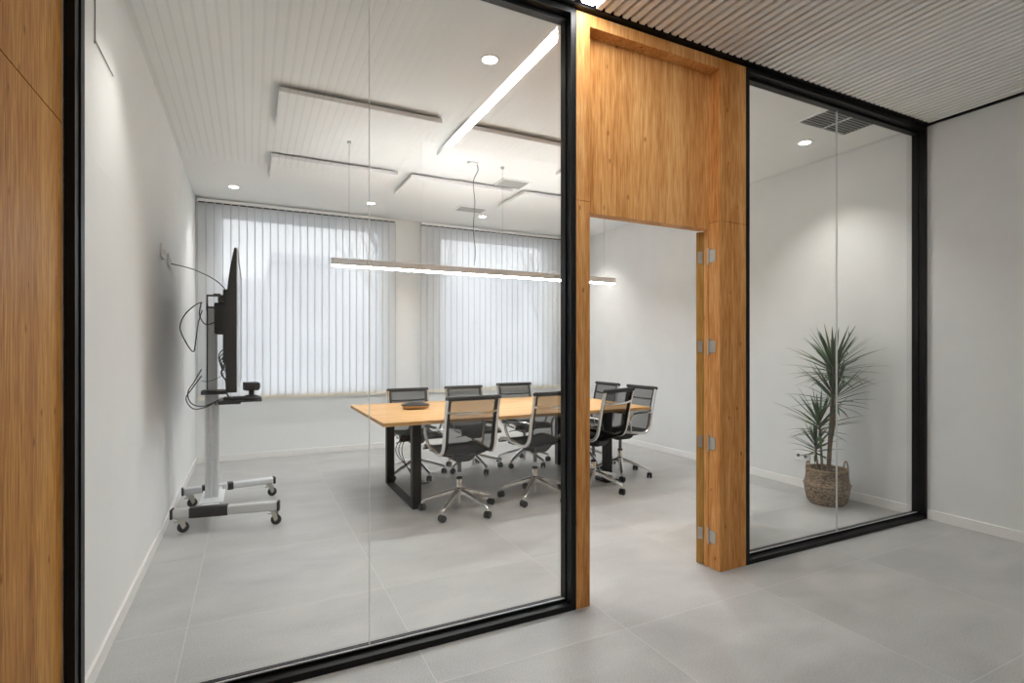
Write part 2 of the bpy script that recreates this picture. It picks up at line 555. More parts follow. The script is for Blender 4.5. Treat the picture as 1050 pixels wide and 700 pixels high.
# glazed partitions -------------------------------------------------
def partition(name, x0, x1, seam, label):
    r = sroot(name, label)
    F = 0.028
    bm = bmesh.new()
    # outer channel: sides, bottom and top
    for (a, b) in ((x0, x0+F), (x1-F, x1)):
        box(bm, a, b, YP, 2.285, 0, HC-0.006)
    box(bm, x0+F, x1-F, YP, 2.285, 0, F)
    box(bm, x0+F, x1-F, YP, 2.285, HC-0.006-F, HC-0.006)
    # inner glazing bead, set back and a little proud
    G = 0.040
    for (a, b) in ((x0, x0+F+0.006), (x1-F-0.006, x1)):
        box(bm, a, b, 2.285, 2.33, 0, HC-0.006)
    box(bm, x0+F+0.006, x1-F-0.006, 2.285, 2.33, 0, G)
    box(bm, x0+F+0.006, x1-F-0.006, 2.285, 2.33, HC-0.012-G, HC-0.006)
    obj('frame', bm, M['black'], r)
    # thin brushed sightline strip on the bottom channel
    bxo('glazing_gasket', (x0+F+0.006, x1-F-0.006, 2.291, 2.297, G, G+0.004), M['alu'], r)
    for (a, b) in ((x0+F, seam-0.0015), (seam+0.0015, x1-F)):
        bm = bmesh.new(); box(bm, a, b, YG-0.006, YG+0.006, G-0.004, HC-0.02-G+0.012)
        obj('glass_pane', bm, M['glass'], r)
    bxo('glass_seam', (seam-0.0015, seam+0.0015, YG-0.006, YG+0.006, G, HC-0.02-G), M['seam'], r)
    return r
partition('window_1', XL+0.004, 1.463, 0.457, 'large black-framed glass partition left of the doorway')
partition('window_2', 2.684, XR-0.001, 3.665, 'black-framed glass partition right of the doorway')

# oak door surround -------------------------------------------------
door = sroot('door_1', 'oak door surround with tall header panel and open doorway')
PX0, PX1, QX0, QX1 = 1.466, 1.548, 2.462, 2.681
zt = HC - 0.012
bm = bmesh.new()
rbox(bm, PX0, PX1, YP, 2.39, 0, zs-0.001, bev=0.0015, seg=1)
rbox(bm, PX0, PX1, YP, 2.39, zs+0.001, zt, bev=0.0015, seg=1)
obj('door_post', bm, M['oak'], door)
bm = bmesh.new()
rbox(bm, QX0, QX1, YP, 2.345, 0, zs-0.001, bev=0.0015, seg=1)
rbox(bm, QX0, QX1, YP, 2.345, zs+0.001, zt, bev=0.0015, seg=1)
rbox(bm, QX0+0.022, QX1, 2.345, 2.39, 0, zt, bev=0.0015, seg=1)
rbox(bm, QX0-0.004, QX0+0.02, 2.325, 2.36, 0, 2.02, bev=0.0015, seg=1)
obj('door_post', bm, M['oak'], door)
bxo('header_board', (PX1, QX0, YP, 2.39, 2.945, zt), M['oak'], door, bev=0.0015)
bxo('header_panel', (PX1, QX0, 2.32, 2.345, 2.035, 2.945), M['oak'], door)
bxo('door_head', (PX1, QX0, 2.32, 2.39, 2.022, 2.035), M['oak'], door)
# door leaf swung right back behind the post
leafe = bpy.data.objects.new('door_leaf_pivot', None)
bpy.data.objects.remove(leafe)
ang = R(90 - 51)                              # direction of the leaf in plan
hx, hy = 2.462, 2.364
bm = bmesh.new()
rbox(bm, 0.0, 0.84, 0.0, 0.042, 0.008, 2.015, bev=0.002, seg=1)
box(bm, 0.0, 0.84, 0.0421, 0.0426, 0.01, 2.013)
lf = obj('door_leaf', bm, M['oakgold'], door)
lf.location = (hx, hy, 0); lf.rotation_euler = (0, 0, ang)
bm = bmesh.new()
for sy in (-1, 1):
    yb = 0.0 if sy < 0 else 0.042
    tube(bm, [(0.78, yb, 1.0), (0.78, yb+sy*0.045, 1.0), (0.66, yb+sy*0.05, 1.0)], 0.009, 10)
    lathe(bm, [(0.024, -0.004), (0.024, 0.004)], 16, (0.78, yb, 1.0))
obj('door_handle', bm, M['steel'], lf, smooth=True)
for hz in (1.86, 1.32, 0.745, 0.19):
    bm = bmesh.new()
    # knuckle barrel, post leaf plate with screws, door leaf plate stepped
    for k in range(3):
        lathe(bm, [(0.0065, k*0.034+0.001), (0.0065, k*0.034+0.033)], 10, (2.456, 2.322, hz-0.051))
    box(bm, 2.4585, 2.4615, 2.272, 2.322, hz-0.036, hz+0.036)
    for dz in (-0.03, 0.03):
        box(bm, 2.4575, 2.4585, 2.280, 2.290, hz+dz-0.005, hz+dz+0.005)
    b2 = bmesh.new()
    box(b2, -0.0035, -0.0005, 0.006, 0.034, -0.036, 0.036)
    for dz in (-0.026, 0, 0.026):
        box(b2, -0.006, -0.0035, 0.010, 0.026, dz-0.007, dz+0.007)
    merge(bm, b2, Matrix.Translation((hx, hy, hz)) @ Matrix.Rotation(ang, 4, 'Z'))
    obj('hinge', bm, M['steel'], door)

# windows in the far wall --------------------------------------------
for k, w in ((3, W1), (4, W2)):
    r = sroot('window_%d' % k, 'bright window behind vertical blinds')
    bm = bmesh.new()
    fw = 0.05
    box(bm, w[0], w[0]+fw, YF+0.12, YF+0.18, w[2], w[3]); box(bm, w[1]-fw, w[1], YF+0.12, YF+0.18, w[2], w[3])
    box(bm, w[0]+fw, w[1]-fw, YF+0.12, YF+0.18, w[2], w[2]+fw); box(bm, w[0]+fw, w[1]-fw, YF+0.12, YF+0.18, w[3]-fw, w[3])
    obj('window_frame', bm, M['whitem'], r)
    bxo('glass_pane', (w[0]+fw, w[1]-fw, YF+0.145, YF+0.153, w[2]+fw, w[3]-fw), M['glassw'], r)
    bxo('window_sill', (w[0]+0.002, w[1]-0.002, YF-0.012, YF+0.12, w[2], w[2]+0.02), M['whitem'], r)

# ================================================================ OUTSIDE
struct(bxo('ground_outside', (-14, 26, YF+0.32, 40, -0.5, -0.4), M['street']))
def building(x0, x1, y, z1, label):
    t = thing('building', label, 'building', ((x0+x1)/2, y, -0.4))
    w = (x1-x0)/2
    bxo('wall', (-w, w, 0, 6, 0, z1+0.4), M['facade'], t)
    bxo('roof_parapet', (-w-0.1, w+0.1, -0.1, 6.1, z1+0.4, z1+0.65), M['facade'], t)
    n = max(2, int(w))
    for a in range(n):
        for b in range(2):
            cx = -w + (a+0.5)*2*w/n
            bm = bmesh.new(); box(bm, cx-0.45, cx+0.45, -0.04, 0.0, 0.9+b*1.75, 1.9+b*1.75)
            obj('window', bm, M['facadew'], t)
    return t
building(0.6, 16.0, 17.0, 3.85, 'grey flat-roofed building seen faintly through the blinds')
building(-12.0, 2.0, 24.0, 3.9, 'lower grey building seen through the left end of the blinds')
def branchy(loc, h, label, seed):
    rnd = random.Random(seed)
    t = thing('bare_tree', label, 'tree', loc, 0, 'bare trees outside the windows')
    bm = bmesh.new()
    def grow(p, d, L, r, lev):
        pts = [p]
        q = p.copy(); dd = d.copy()
        for i in range(4):
            dd = (dd + Vector((rnd.uniform(-.18,.18), rnd.uniform(-.18,.18), rnd.uniform(-.05,.12)))).normalized()
            q = q + dd * L/4; pts.append(q.copy())
        tube(bm, pts, r, 6, scale=[1-0.13*i for i in range(5)])
        if lev < 4:
            for k in range(3 if lev < 3 else 4):
                nd = (dd + Vector((rnd.uniform(-.9,.9), rnd.uniform(-.9,.9), rnd.uniform(-.2,.5)))).normalized()
                grow(pts[2+ k % 3], nd, L*rnd.uniform(.5,.7), r*0.6, lev+1)
    grow(Vector((0,0,0)), Vector((0,0,1)), h*0.45, 0.07, 0)
    obj('trunk', bm, M['bark'], t)
branchy((3.35, 11.5, -0.4), 6.5, 'bare branching tree outside, seen through the blinds near the column', 3)
branchy((8.2, 14.0, -0.4), 6.0, 'bare branching tree outside, seen through the second blind', 5)

# ================================================================ BLINDS
def blind(x0, x1, label):
    t = thing('vertical_blind', label, 'blind', ((x0+x1)/2, YF-0.075, 0), 0)
    w = (x1-x0)/2
    zt_, zb = 2.965, 0.715
    bm = bmesh.new()
    rbox(bm, -w, w, -0.022, 0.022, zt_+0.006, zt_+0.038, bev=0.003)
    obj('headrail', bm, M['whitem'], t)
    n = 27
    pitch = 2*w/n
    # dark runner line of hooks below the rail
    bm = bmesh.new()
    for i in range(n):
        cx = -w + pitch*(i+0.5)
        box(bm, cx-pitch*0.42, cx+pitch*0.42, -0.005, 0.005, zt_-0.006, zt_+0.006)
    obj('slat_hooks', bm, M['plastic'], t)
    bm = bmesh.new()
    a = R(6); hw = 0.047
    sm = None
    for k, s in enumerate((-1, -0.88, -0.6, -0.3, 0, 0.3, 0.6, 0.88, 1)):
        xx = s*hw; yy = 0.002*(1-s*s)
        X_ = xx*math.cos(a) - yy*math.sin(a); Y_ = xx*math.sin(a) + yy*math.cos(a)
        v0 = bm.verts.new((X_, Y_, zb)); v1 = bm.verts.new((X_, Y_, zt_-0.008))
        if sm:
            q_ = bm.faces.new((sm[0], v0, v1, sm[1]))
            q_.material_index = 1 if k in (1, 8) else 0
        sm = (v0, v1)
    hb = bmesh.new()
    b3 = bmesh.new(); box(b3, -hw+0.002, hw-0.002, -0.003, 0.007, zb-0.002, zb+0.042)
    merge(hb, b3, Matrix.Rotation(a, 4, 'Z'))
    first = raw('slat', bm, M['blind'], t)
    first.data.materials.append(M['overlapshade'])
    firsth = obj('slat_weight', hb, M['hem'], first)
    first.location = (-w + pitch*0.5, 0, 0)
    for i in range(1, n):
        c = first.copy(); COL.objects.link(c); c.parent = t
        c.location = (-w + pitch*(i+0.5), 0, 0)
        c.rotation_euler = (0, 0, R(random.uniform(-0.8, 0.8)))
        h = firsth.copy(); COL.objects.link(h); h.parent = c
    bm = bmesh.new()
    tube(bm, [(-w, -0.004, zb+0.008), (w, -0.004, zb+0.008)], 0.0018, 6)
    obj('bead_chain', bm, M['hem'], t)
    return t
blind(-0.535, 1.705, 'white vertical blind on the left window behind the screen')
blind(2.05, 4.36, 'white vertical blind on the right window behind the pendant lamp')

# ================================================================ LIGHTS
# corridor strip
t = thing('linear_ceiling_light', 'long bright linear light set in the slatted corridor ceiling', 'ceiling light', (1.5, 1.29, HC))
bxo('housing', (-0.038, 0.038, -0.915, 0.905, 0.004, 0.045), M['whitem'], t)
bxo('diffuser', (-0.034, 0.034, -0.91, 0.90, -0.003, 0.004), M['strip'], t)

# downlights
def downlight(x, y, label, lit=True):
    t = thing('downlight', label, 'ceiling light', (x, y, HC), 0, 'recessed downlights in the meeting room ceiling')
    bm = bmesh.new()
    lathe(bm, [(0.056, 0.0), (0.055, -0.004), (0.045, -0.005), (0.043, -0.002), (0.043, 0.0)], 28)
    obj('trim_ring', bm, M['white'], t, smooth=True)
    bm = bmesh.new()
    lathe(bm, [(0.043, -0.001), (0.042, -0.003)], 28)
    obj('lens', bm, M['lens'], t)
    ld = bpy.data.lights.new('downlight_lamp', 'SPOT')
    ld.energy = SPOT_W * (0.6 if x < 0 else 1.0); ld.color = SPOT_COL; ld.spot_size = R(106); ld.spot_blend = 1.0
    ld.shadow_soft_size = 0.035
    lo = bpy.data.objects.new('downlight_lamp', ld); COL.objects.link(lo)
    lo.parent = t; lo.location = (0, 0, -0.04)
    return t
for x, y, lb in ((-0.16, 2.87, 'round recessed downlight nearest the left wall, just inside the glass'),
                 (1.27, 2.87, 'large-looking round downlight just inside the left glass partition'),
                 (2.70, 2.87, 'round recessed downlight just inside the doorway'),
                 (4.13, 2.87, 'round recessed downlight beside the air grille above the plant'),
                 (-0.16, 6.33, 'round recessed downlight at the left end of the left blind'),
                 (1.27, 6.33, 'round recessed downlight at the right end of the left blind'),
                 (2.70, 6.33, 'round recessed downlight in front of the right blind'),
                 (4.13, 6.33, 'round recessed downlight in the far right corner of the ceiling')):
    downlight(x, y, lb)

for x, lb in ((2.75, 'added unseen downlight in the corridor ceiling by the doorway'), (3.95, 'added unseen downlight in the corridor ceiling near the right wall')):  # unseen lamps added out of view to brighten the corridor
    o_ = downlight(x, 0.72, lb); o_['group'] = 'added corridor fill downlights'; [setattr(q_.data, 'energy', CORR_FILL_W) for q_ in o_.children if q_.type == 'LIGHT']; o_.location.z = HC - 0.002
# pendant
t = thing('pendant_light', 'long white linear pendant lamp hanging over the meeting table', 'pendant lamp', (2.0, 4.52, 1.985))
bm = bmesh.new(); rbox(bm, -1.41, 1.43, -0.027, 0.027, 0.006, 0.062, bev=0.003)
obj('housing', bm, M['whitem'], t)
bxo('diffuser', (-1.40, 1.42, -0.023, 0.023, -0.004, 0.006), M['pend'], t)
bxo('top_diffuser', (-1.39, 1.41, -0.018, 0.018, 0.058, 0.0624), M['pendup'], t)
for x in (-1.27, 0.13, 1.30):
    bm = bmesh.new(); tube(bm, [(x, 0, 0.06), (x, 0, HC-1.985)], 0.0013, 6)
    w_ = obj('suspension_wire', bm, M['wire'], t)
    bm = bmesh.new(); lathe(bm, [(0.014, HC-1.985-0.022), (0.016, HC-1.985)], 12, (x, 0, 0))
    obj('ceiling_cap', bm, M['alu'], w_)
bm = bmesh.new()
zc = HC-1.985
tube(bm, smoothp([(-0.16, 0, 0.06), (-0.145, 0, 0.22), (-0.165, 0, 0.42), (-0.15, 0, 0.66), (-0.165, 0.0, 0.85), (-0.12, 0, zc-0.07), (-0.13, 0, zc-0.01)], 6), 0.0035, 6)
obj('power_cord', bm, M['cord'], t, smooth=True)
bm = bmesh.new(); lathe(bm, [(0.05, zc-0.02), (0.05, zc)], 20, (-0.17, 0, 0))
obj('ceiling_rose', bm, M['white'], t)

# acoustic rafts
SZ = 1.62/1.54
rafts = []
for lb, x, y in (('white acoustic ceiling panel nearest the left wall, in the front row', 0.163, 3.73),
                 ('white acoustic ceiling panel in the front row where the strip reflection ends', 1.44, 3.73),
                 ('white acoustic ceiling panel in the front row nearest the doorway', 2.628, 3.73),
                 ('white acoustic ceiling panel nearest the left wall, in the back row', 0.163, 5.04),
                 ('white acoustic ceiling panel of the back row behind the pendant cord', 1.396, 5.04),
                 ('white acoustic ceiling panel in the back row nearest the doorway', 2.628, 5.04)):
    t = thing('acoustic_panel', lb, 'ceiling panel', (x, y, 2.963), 0, 'white acoustic panels under the ceiling')
    bm = bmesh.new(); rbox(bm, 0, 1.105, 0, 0.645, 0.006, 0.038, bev=0.002)
    obj('panel', bm, M['panel'], t)
    for px in (0.1, 0.98):
        for py in (0.1, 0.54): bxo('ceiling_bracket', (px-0.01, px+0.01, py-0.01, py+0.01, 0.038, 0.057), M['alu'], t)

# air grilles
def grille(x0, x1, y0, y1, label, dark=True, cross=True, n=8):
    t = thing('ceiling_air_grille', label, 'air vent', ((x0+x1)/2, (y0+y1)/2, HC))
    a, b = (x1-x0)/2, (y1-y0)/2; f = 0.02
    bm = bmesh.new()
    box(bm, -a, a, -b, -b+f, -0.008, 0); box(bm, -a, a, b-f, b, -0.008, 0)
    box(bm, -a, -a+f, -b+f, b-f, -0.008, 0); box(bm, a-f, a, -b+f, b-f, -0.008, 0)
    if cross: box(bm, -0.008, 0.008, -b+f, b-f, -0.008, 0)
    obj('frame', bm, M['whitem'], t)
    bxo('duct_opening', (-a+f, a-f, -b+f, b-f, -0.0015, -0.0005), M['ventdark'] if dark else M['ventgrey'], t)
    for i in range(n):
        y = -b+f + (i+0.5)*(2*b-2*f)/n
        bm = bmesh.new()
        b2 = bmesh.new(); box(b2, -a+f, a-f, -0.001, 0.001, -0.0055, 0.0035)
        merge(bm, b2, Matrix.Translation((0, y, -0.004)) @ Matrix.Rotation(R(40), 4, 'X'))
        obj('louvre', bm, M['ventgrey'], t)
grille(3.69, 4.27, 2.37, 2.64, 'white-framed air grille with dark slots in the ceiling above the right glass')
grille(2.27, 2.60, 4.80, 5.08, 'small grey air grille in the ceiling beside the pendant wires', False, False, 6)
grille(2.25, 2.62, 5.95, 6.20, 'small grey air grille in the ceiling near the right blind', False, False, 6)

# ================================================================ TABLE
t = thing('meeting_table', 'rectangular pale oak meeting table on black steel frame legs', 'table', (2.16, 4.68, 0))
bm = bmesh.new(); rbox(bm, -1.275, 1.275, -0.72, 0.72, 0.722, 0.75, bev=0.002)
obj('tabletop', bm, M['oaktop'], t)
for sx in (-0.945, 0.975):
    bm = bmesh.new()
    rbox(bm, sx-0.036, sx+0.036, -0.47, -0.40, 0.0, 0.722, bev=0.002)
    obj('leg', bm, M['blackm'], t)
    bm = bmesh.new()
    rbox(bm, sx-0.036, sx+0.036, 0.43, 0.50, 0.0, 0.722, bev=0.002)
    obj('leg', bm, M['blackm'], t)
    bxo('foot_plate', (sx-0.036, sx+0.036, -0.40, 0.43, 0.0, 0.012), M['blackm'], t)
    bxo('leg_crossbar', (sx-0.036, sx+0.036, -0.40, 0.43, 0.69, 0.722), M['blackm'], t)
bxo('table_beam', (-0.909, 0.939, -0.03, 0.03, 0.68, 0.72), M['blackm'], t)
bm = bmesh.new()
for q in range(3):
    tube(bm, smoothp([(-0.80+0.02*q, 0.30, 0.70), (-0.78, 0.32+0.02*q, 0.55), (-0.86-0.03*q, 0.34, 0.35), (-0.82, 0.30, 0.18), (-0.72+0.03*q, 0.28, 0.02), (-0.60, 0.30, 0.006)], 6), 0.004, 6)
obj('cables', bm, M['cable'], t, smooth=True)

# conference unit on the table
t = thing('conference_phone', 'black wedge-shaped conference phone lying on the table, wood reflection painted on its sides', 'conference phone', (1.37, 4.80, 0.75), R(-8))
bm = bmesh.new()
def hull(z, a, b, dy=0.0): return [(a*math.copysign(abs(math.cos(q))**0.62, math.cos(q)), dy + b*math.copysign(abs(math.sin(q))**0.62, math.sin(q)), z) for q in [2*PI*i/28 for i in range(28)]]
def rings(bm, rs):
    R_ = [[bm.verts.new(p) for p in r] for r in rs]
    n = len(R_[0])
    for a, b in zip(R_, R_[1:]):
        for j in range(n): bm.faces.new((a[j], a[(j+1)%n], b[(j+1)%n], b[j]))
    bm.faces.new(list(reversed(R_[0]))); bm.faces.new(R_[-1])
rings(bm, [hull(0.004, 0.10, 0.075), hull(0.012, 0.112, 0.085), hull(0.034, 0.128, 0.098)])
obj('lower_shell', bm, M['tan'], t, smooth=True)
bm = bmesh.new(); rings(bm, [hull(0.034, 0.13, 0.10), hull(0.042, 0.126, 0.096), hull(0.062, 0.065, 0.035), hull(0.064, 0.03, 0.015)])
obj('top_cover', bm, M['plastic'], t, smooth=True)
bm = bmesh.new(); rings(bm, [hull(0.0, 0.09, 0.07), hull(0.004, 0.09, 0.07)])
obj('rubber_foot', bm, M['rubber'], t)

# ================================================================ CHAIRS
# profile of the sling in the plane x = const, (y, z); the seat looks towards +y
PROF = smoothp([(0, 0.235, 0.425), (0, 0.205, 0.447), (0, 0.12, 0.452), (0, 0.0, 0.437), (0, -0.10, 0.425), (0, -0.165, 0.437),
                (0, -0.205, 0.485), (0, -0.222, 0.56), (0, -0.238, 0.65), (0, -0.262, 0.76), (0, -0.288, 0.865)], 5)
def make_chair():
    root = thing('office_chair', 'x', 'chair', (0, 0, 0), 0, 'black mesh office chairs around the meeting table')
    hw = 0.215
    N = len(PROF); split = 27
    def sheet(pts, name, m, xh=hw-0.004, sag=0.012):
        bm = bmesh.new(); rows = []
        for p in pts:
            rows.append([bm.verts.new((xh*s, p.y, p.z - sag*(1-s*s)*0.7 if p.z < 0.47 else p.z)) for s in [-1+2*k/6 for k in range(7)]])
        for a, b in zip(rows, rows[1:]):
            for j in range(6): bm.faces.new((a[j], a[j+1], b[j+1], b[j]))
        return raw(name, bm, m, root)
    seat = sheet(PROF[:split+2], 'seat', M['netseat'])
    # dark hems along seat and back
    def hems(par, pts):
        for s in (-1, 1):
            bm = bmesh.new()
            sweep(bm, [(s*(hw-0.020), p.y+0.004, p.z+0.003) for p in pts], [(-0.003, -0.015), (0.003, -0.015), (0.003, 0.015), (-0.003, 0.015)])
            obj('hem', bm, M['hemb'], par, smooth=True)
    hems(seat, PROF[:split+1])
    back = sheet(PROF[split+1:], 'backrest', M['netting'])
    hems(back, PROF[split:])
    # polished side rails
    for s in (-1, 1):
        bm = bmesh.new()
        sweep(bm, [(s*hw, p.y, p.z) for p in PROF], [(-0.013, -0.006), (-0.009, -0.010), (0.009, -0.010), (0.013, -0.006), (0.013, 0.006), (0.009, 0.010), (-0.009, 0.010), (-0.013, 0.006)])
        obj('side_rail', bm, M['chrome'], root, smooth=True)
    # head bar and front bar
    pt = PROF[-1]
    bm = bmesh.new()
    sweep(bm, [(-hw-0.006, pt.y, pt.z+0.004), (hw+0.006, pt.y, pt.z+0.004)], circ(0.019, 12, 0.015))
    hb = obj('head_bar', bm, M['hemb'], root, smooth=True)
    bm = bmesh.new()
    for s in (-1, 1):
        tube(bm, [(s*(hw+0.005), pt.y, pt.z+0.004), (s*(hw+0.012), pt.y, pt.z+0.004)], 0.014, 12)
    obj('end_cap', bm, M['plastic'], hb, smooth=True)
    pf = PROF[0]
    bm = bmesh.new(); tube(bm, [(-hw-0.008, pf.y, pf.z), (hw+0.008, pf.y, pf.z)], 0.015, 12)
    obj('front_bar', bm, M['hemb'], root, smooth=True)
    # chrome stretcher behind the back
    k = min(range(split, N), key=lambda i: abs(PROF[i].z - 0.765)); p = PROF[k]
    bm = bmesh.new()
    sweep(bm, smoothp([(-hw, p.y-0.004, p.z+0.006), (-hw+0.04, p.y-0.018, p.z), (-0.08, p.y-0.03, p.z-0.006), (0.08, p.y-0.03, p.z-0.006), (hw-0.04, p.y-0.018, p.z), (hw, p.y-0.004, p.z+0.006)], 5), circ(0.010, 8, 0.006))
    obj('back_stretcher', bm, M['chrome'], root, smooth=True)
    # seat stretchers and mechanism
    for yy in (0.10, -0.09):
        bm = bmesh.new()
        sweep(bm, smoothp([(-hw, yy, 0.428), (-0.15, yy*0.9, 0.405), (-0.06, yy*0.7, 0.392), (0.06, yy*0.7, 0.392), (0.15, yy*0.9, 0.405), (hw, yy, 0.428)], 5), circ(0.008, 8, 0.013))
        obj('seat_stretcher', bm, M['plastic'], root, smooth=True)
    bm = bmesh.new()
    b2 = bmesh.new(); box(b2, -0.10, 0.10, -0.13, 0.12, 0.345, 0.405)
    for v in b2.verts:
        if v.co.z < 0.36: v.co.x *= 0.6; v.co.y *= 0.7
    bmesh.ops.bevel(b2, geom=b2.edges[:], offset=0.008, segments=2, affect='EDGES')
    merge(bm, b2)
    tube(bm, [(0.06, 0.02, 0.372), (0.17, 0.03, 0.368), (0.205, 0.035, 0.362)], 0.005, 6)
    obj('tilt_mechanism', bm, M['plastic'], root, smooth=True)
    # arms
    for s in (-1, 1):
        pa = [(s*hw, -0.232, 0.622), (s*(hw+0.025), -0.20, 0.632), (s*(hw+0.045), -0.10, 0.632), (s*(hw+0.048), 0.03, 0.625), (s*(hw+0.046), 0.075, 0.600),
              (s*(hw+0.040), 0.085, 0.55), (s*(hw+0.022), 0.06, 0.47), (s*hw, 0.045, 0.436)]
        bm = bmesh.new(); sweep(bm, smoothp(pa, 5), circ(0.007, 8, 0.012))
        ar = obj('armrest', bm, M['chrome'], root, smooth=True)
        bm = bmesh.new(); sweep(bm, smoothp([(s*(hw+0.042), -0.14, 0.643), (s*(hw+0.048), -0.03, 0.642), (s*(hw+0.048), 0.04, 0.634)], 5), circ(0.006, 8, 0.017))
        obj('arm_pad', bm, M['plastic'], ar, smooth=True)
    # gas lift, hub, legs
    bm = bmesh.new(); lathe(bm, [(0.016, 0.25), (0.016, 0.36)], 16)
    obj('gas_piston', bm, M['piston'], root, smooth=True)
    bm = bmesh.new(); lathe(bm, [(0.010, 0.045), (0.013, 0.05), (0.013, 0.12), (0.030, 0.13), (0.036, 0.15), (0.036, 0.185), (0.026, 0.195), (0.025, 0.262), (0.020, 0.268)], 20)
    hub = obj('base_hub', bm, M['chrome'], root, smooth=True)
    bm = bmesh.new(); lathe(bm, [(0.026, 0.258), (0.026, 0.272), (0.018, 0.276)], 16)
    obj('lift_collar', bm, M['plastic'], hub)
    for i in range(5):
        a = 2*PI*i/5
        bm = bmesh.new()
        pts = smoothp([(0.022, 0, 0.170), (0.10, 0, 0.150), (0.20, 0, 0.118), (0.285, 0, 0.088), (0.305, 0, 0.074)], 4)
        n = len(pts)
        sweep(bm, pts, [(-0.016, -0.024), (0.008, -0.024), (0.017, -0.012), (0.017, 0.012), (0.008, 0.024), (-0.016, 0.024)], scale=[1 - 0.42*j/(n-1) for j in range(n)])
        lathe(bm, [(0.012, 0.058), (0.012, 0.085), (0.008, 0.088)], 10, (0.300, 0, 0))
        lg = obj('leg', bm, M['chrome'], root, smooth=True)
        lg.rotation_euler = (0, 0, a)
        bm = bmesh.new()
        for s in (-1, 1):
            pr = [(0.004, 0.0), (0.024, 0.0), (0.028, 0.004), (0.028, 0.016), (0.022, 0.020), (0.004, 0.020)]
            b2 = bmesh.new(); lathe(b2, [(r, z) for r, z in pr], 18)
            merge(bm, b2, Matrix.Translation((0.0, s*0.005, 0.028)) @ Matrix.Rotation(R(-90 if s > 0 else 90), 4, 'X'))
        b2 = bmesh.new(); box(b2, -0.010, 0.012, -0.005, 0.005, 0.026, 0.060)
        merge(bm, b2)
        cs = obj('caster', bm, M['plastic'], lg, smooth=True)
        cs.location = (0.300, 0, 0); cs.rotation_euler = (0, 0, R([20, 75, 130, -40, 95][i]))
    return root

chair0 = make_chair()
BASEPARTS = ('base_hub', 'leg', 'gas_piston', 'lift_collar')
used = [False]
def place_chair(x, y, head, lift, base, label):
    if not used[0]: c = chair0; used[0] = True
    else: c = copy_tree(proto[0])
    c.location = (x, y, 0); c.rotation_euler = (0, 0, R(head)); c['label'] = label
    for ch in c.children:
        nm = ch.name.split('.')[0]
        if nm in ('base_hub',): continue
        if nm == 'leg':
            ch.rotation_euler.z += R(base - head)
        elif nm == 'gas_piston': ch.scale = (1, 1, 1); ch.location.z = lift
        else: ch.location.z = lift
    return c
proto = [chair0]
# keep the prototype neutral until all copies exist
specs = [
 (1.51, 4.02, 2, 0.065, 8, 'near-side mesh chair at the left end of the table, its back towards the glass'),
 (2.24, 4.08, 8, 0.065, 7, 'near-side mesh chair in the middle, its right edge cut off by the black partition frame'),
 (2.865, 4.09, 18, 0.065, 5, 'near-side mesh chair seen through the doorway beside the oak post'),
 (3.43, 4.42, 92, 0.03, 20, 'mesh chair at the right end of the table, nearest the open door'),
 (3.43, 5.03, 90, 0.03, 40, 'mesh chair at the right end of the table, farther from the door'),
 (1.52, 5.33, 180, -0.005, 65, 'far-side mesh chair behind the conference phone at the left end'),
 (2.17, 5.35, 180, 0.0, 59, 'far-side mesh chair second from the left, facing the glass'),
 (2.80, 5.35, 178, 0.015, 69, 'far-side mesh chair nearest the black partition frame, facing the glass'),
]
copies = [chair0] + [copy_tree(chair0) for _ in specs[1:]]
for c, s in zip(copies, specs):
    x, y, head, lift, base, label = s
    c.location = (x, y, 0); c.rotation_euler = (0, 0, R(head)); c['label'] = label
    for ch in c.children:
        nm = ch.name.split('.')[0]
        if nm == 'base_hub': continue
        if nm == 'leg': ch.rotation_euler.z += R(base - head)
        else: ch.location.z = lift

# ================================================================ SCREEN TROLLEY
TX, TY = -0.27, 4.75
t = thing('screen_trolley', 'silver wheeled trolley with tall column carrying the large screen', 'trolley', (TX, TY, 0), 0)
# column: extrusion with grooves, tall
bm = bmesh.new()
prof = [(-0.045,-0.05),(0.045,-0.05),(0.045,-0.03),(0.039,-0.026),(0.039,-0.014),(0.045,-0.010),(0.045,0.010),(0.039,0.014),(0.039,0.026),(0.045,0.03),(0.045,0.05),(-0.045,0.05),
        (-0.045,0.03),(-0.039,0.026),(-0.039,0.014),(-0.045,0.010),(-0.045,-0.010),(-0.039,-0.014),(-0.039,-0.026),(-0.045,-0.03)]
# add grooves in the near face
prof = [(-0.045,-0.05),(-0.028,-0.05),(-0.026,-0.043),(-0.012,-0.043),(-0.010,-0.05),(0.010,-0.05),(0.012,-0.043),(0.026,-0.043),(0.028,-0.05)] + prof[1:]
a = [bm.verts.new((x, y, 0.10)) for x, y in prof]; b = [bm.verts.new((x, y, 0.985)) for x, y in prof]
for j in range(len(prof)): bm.faces.new((a[j], a[(j+1) % len(prof)], b[(j+1) % len(prof)], b[j]))
bm.faces.new(list(reversed(a))); bm.faces.new(b)
cl = obj('column', bm, M['alu'], t)
bm = bmesh.new(); rbox(bm, -0.026, 0.034, -0.040, 0.040, 0.985, 1.62, bev=0.003)
for yy in (-0.0405,):
    box(bm, -0.010, -0.004, yy-0.002, yy, 0.99, 1.61); box(bm, 0.012, 0.018, yy-0.002, yy, 0.99, 1.61)
up_ = obj('upper_column', bm, M['alu'], t)
bxo('column_cap', (-0.034, 0.042, -0.045, 0.045, 1.62, 1.635), M['plastic'], up_)
bxo('cable_cover', (-0.036, -0.0265, -0.036, 0.036, 0.99, 1.615), M['plastic'], up_)
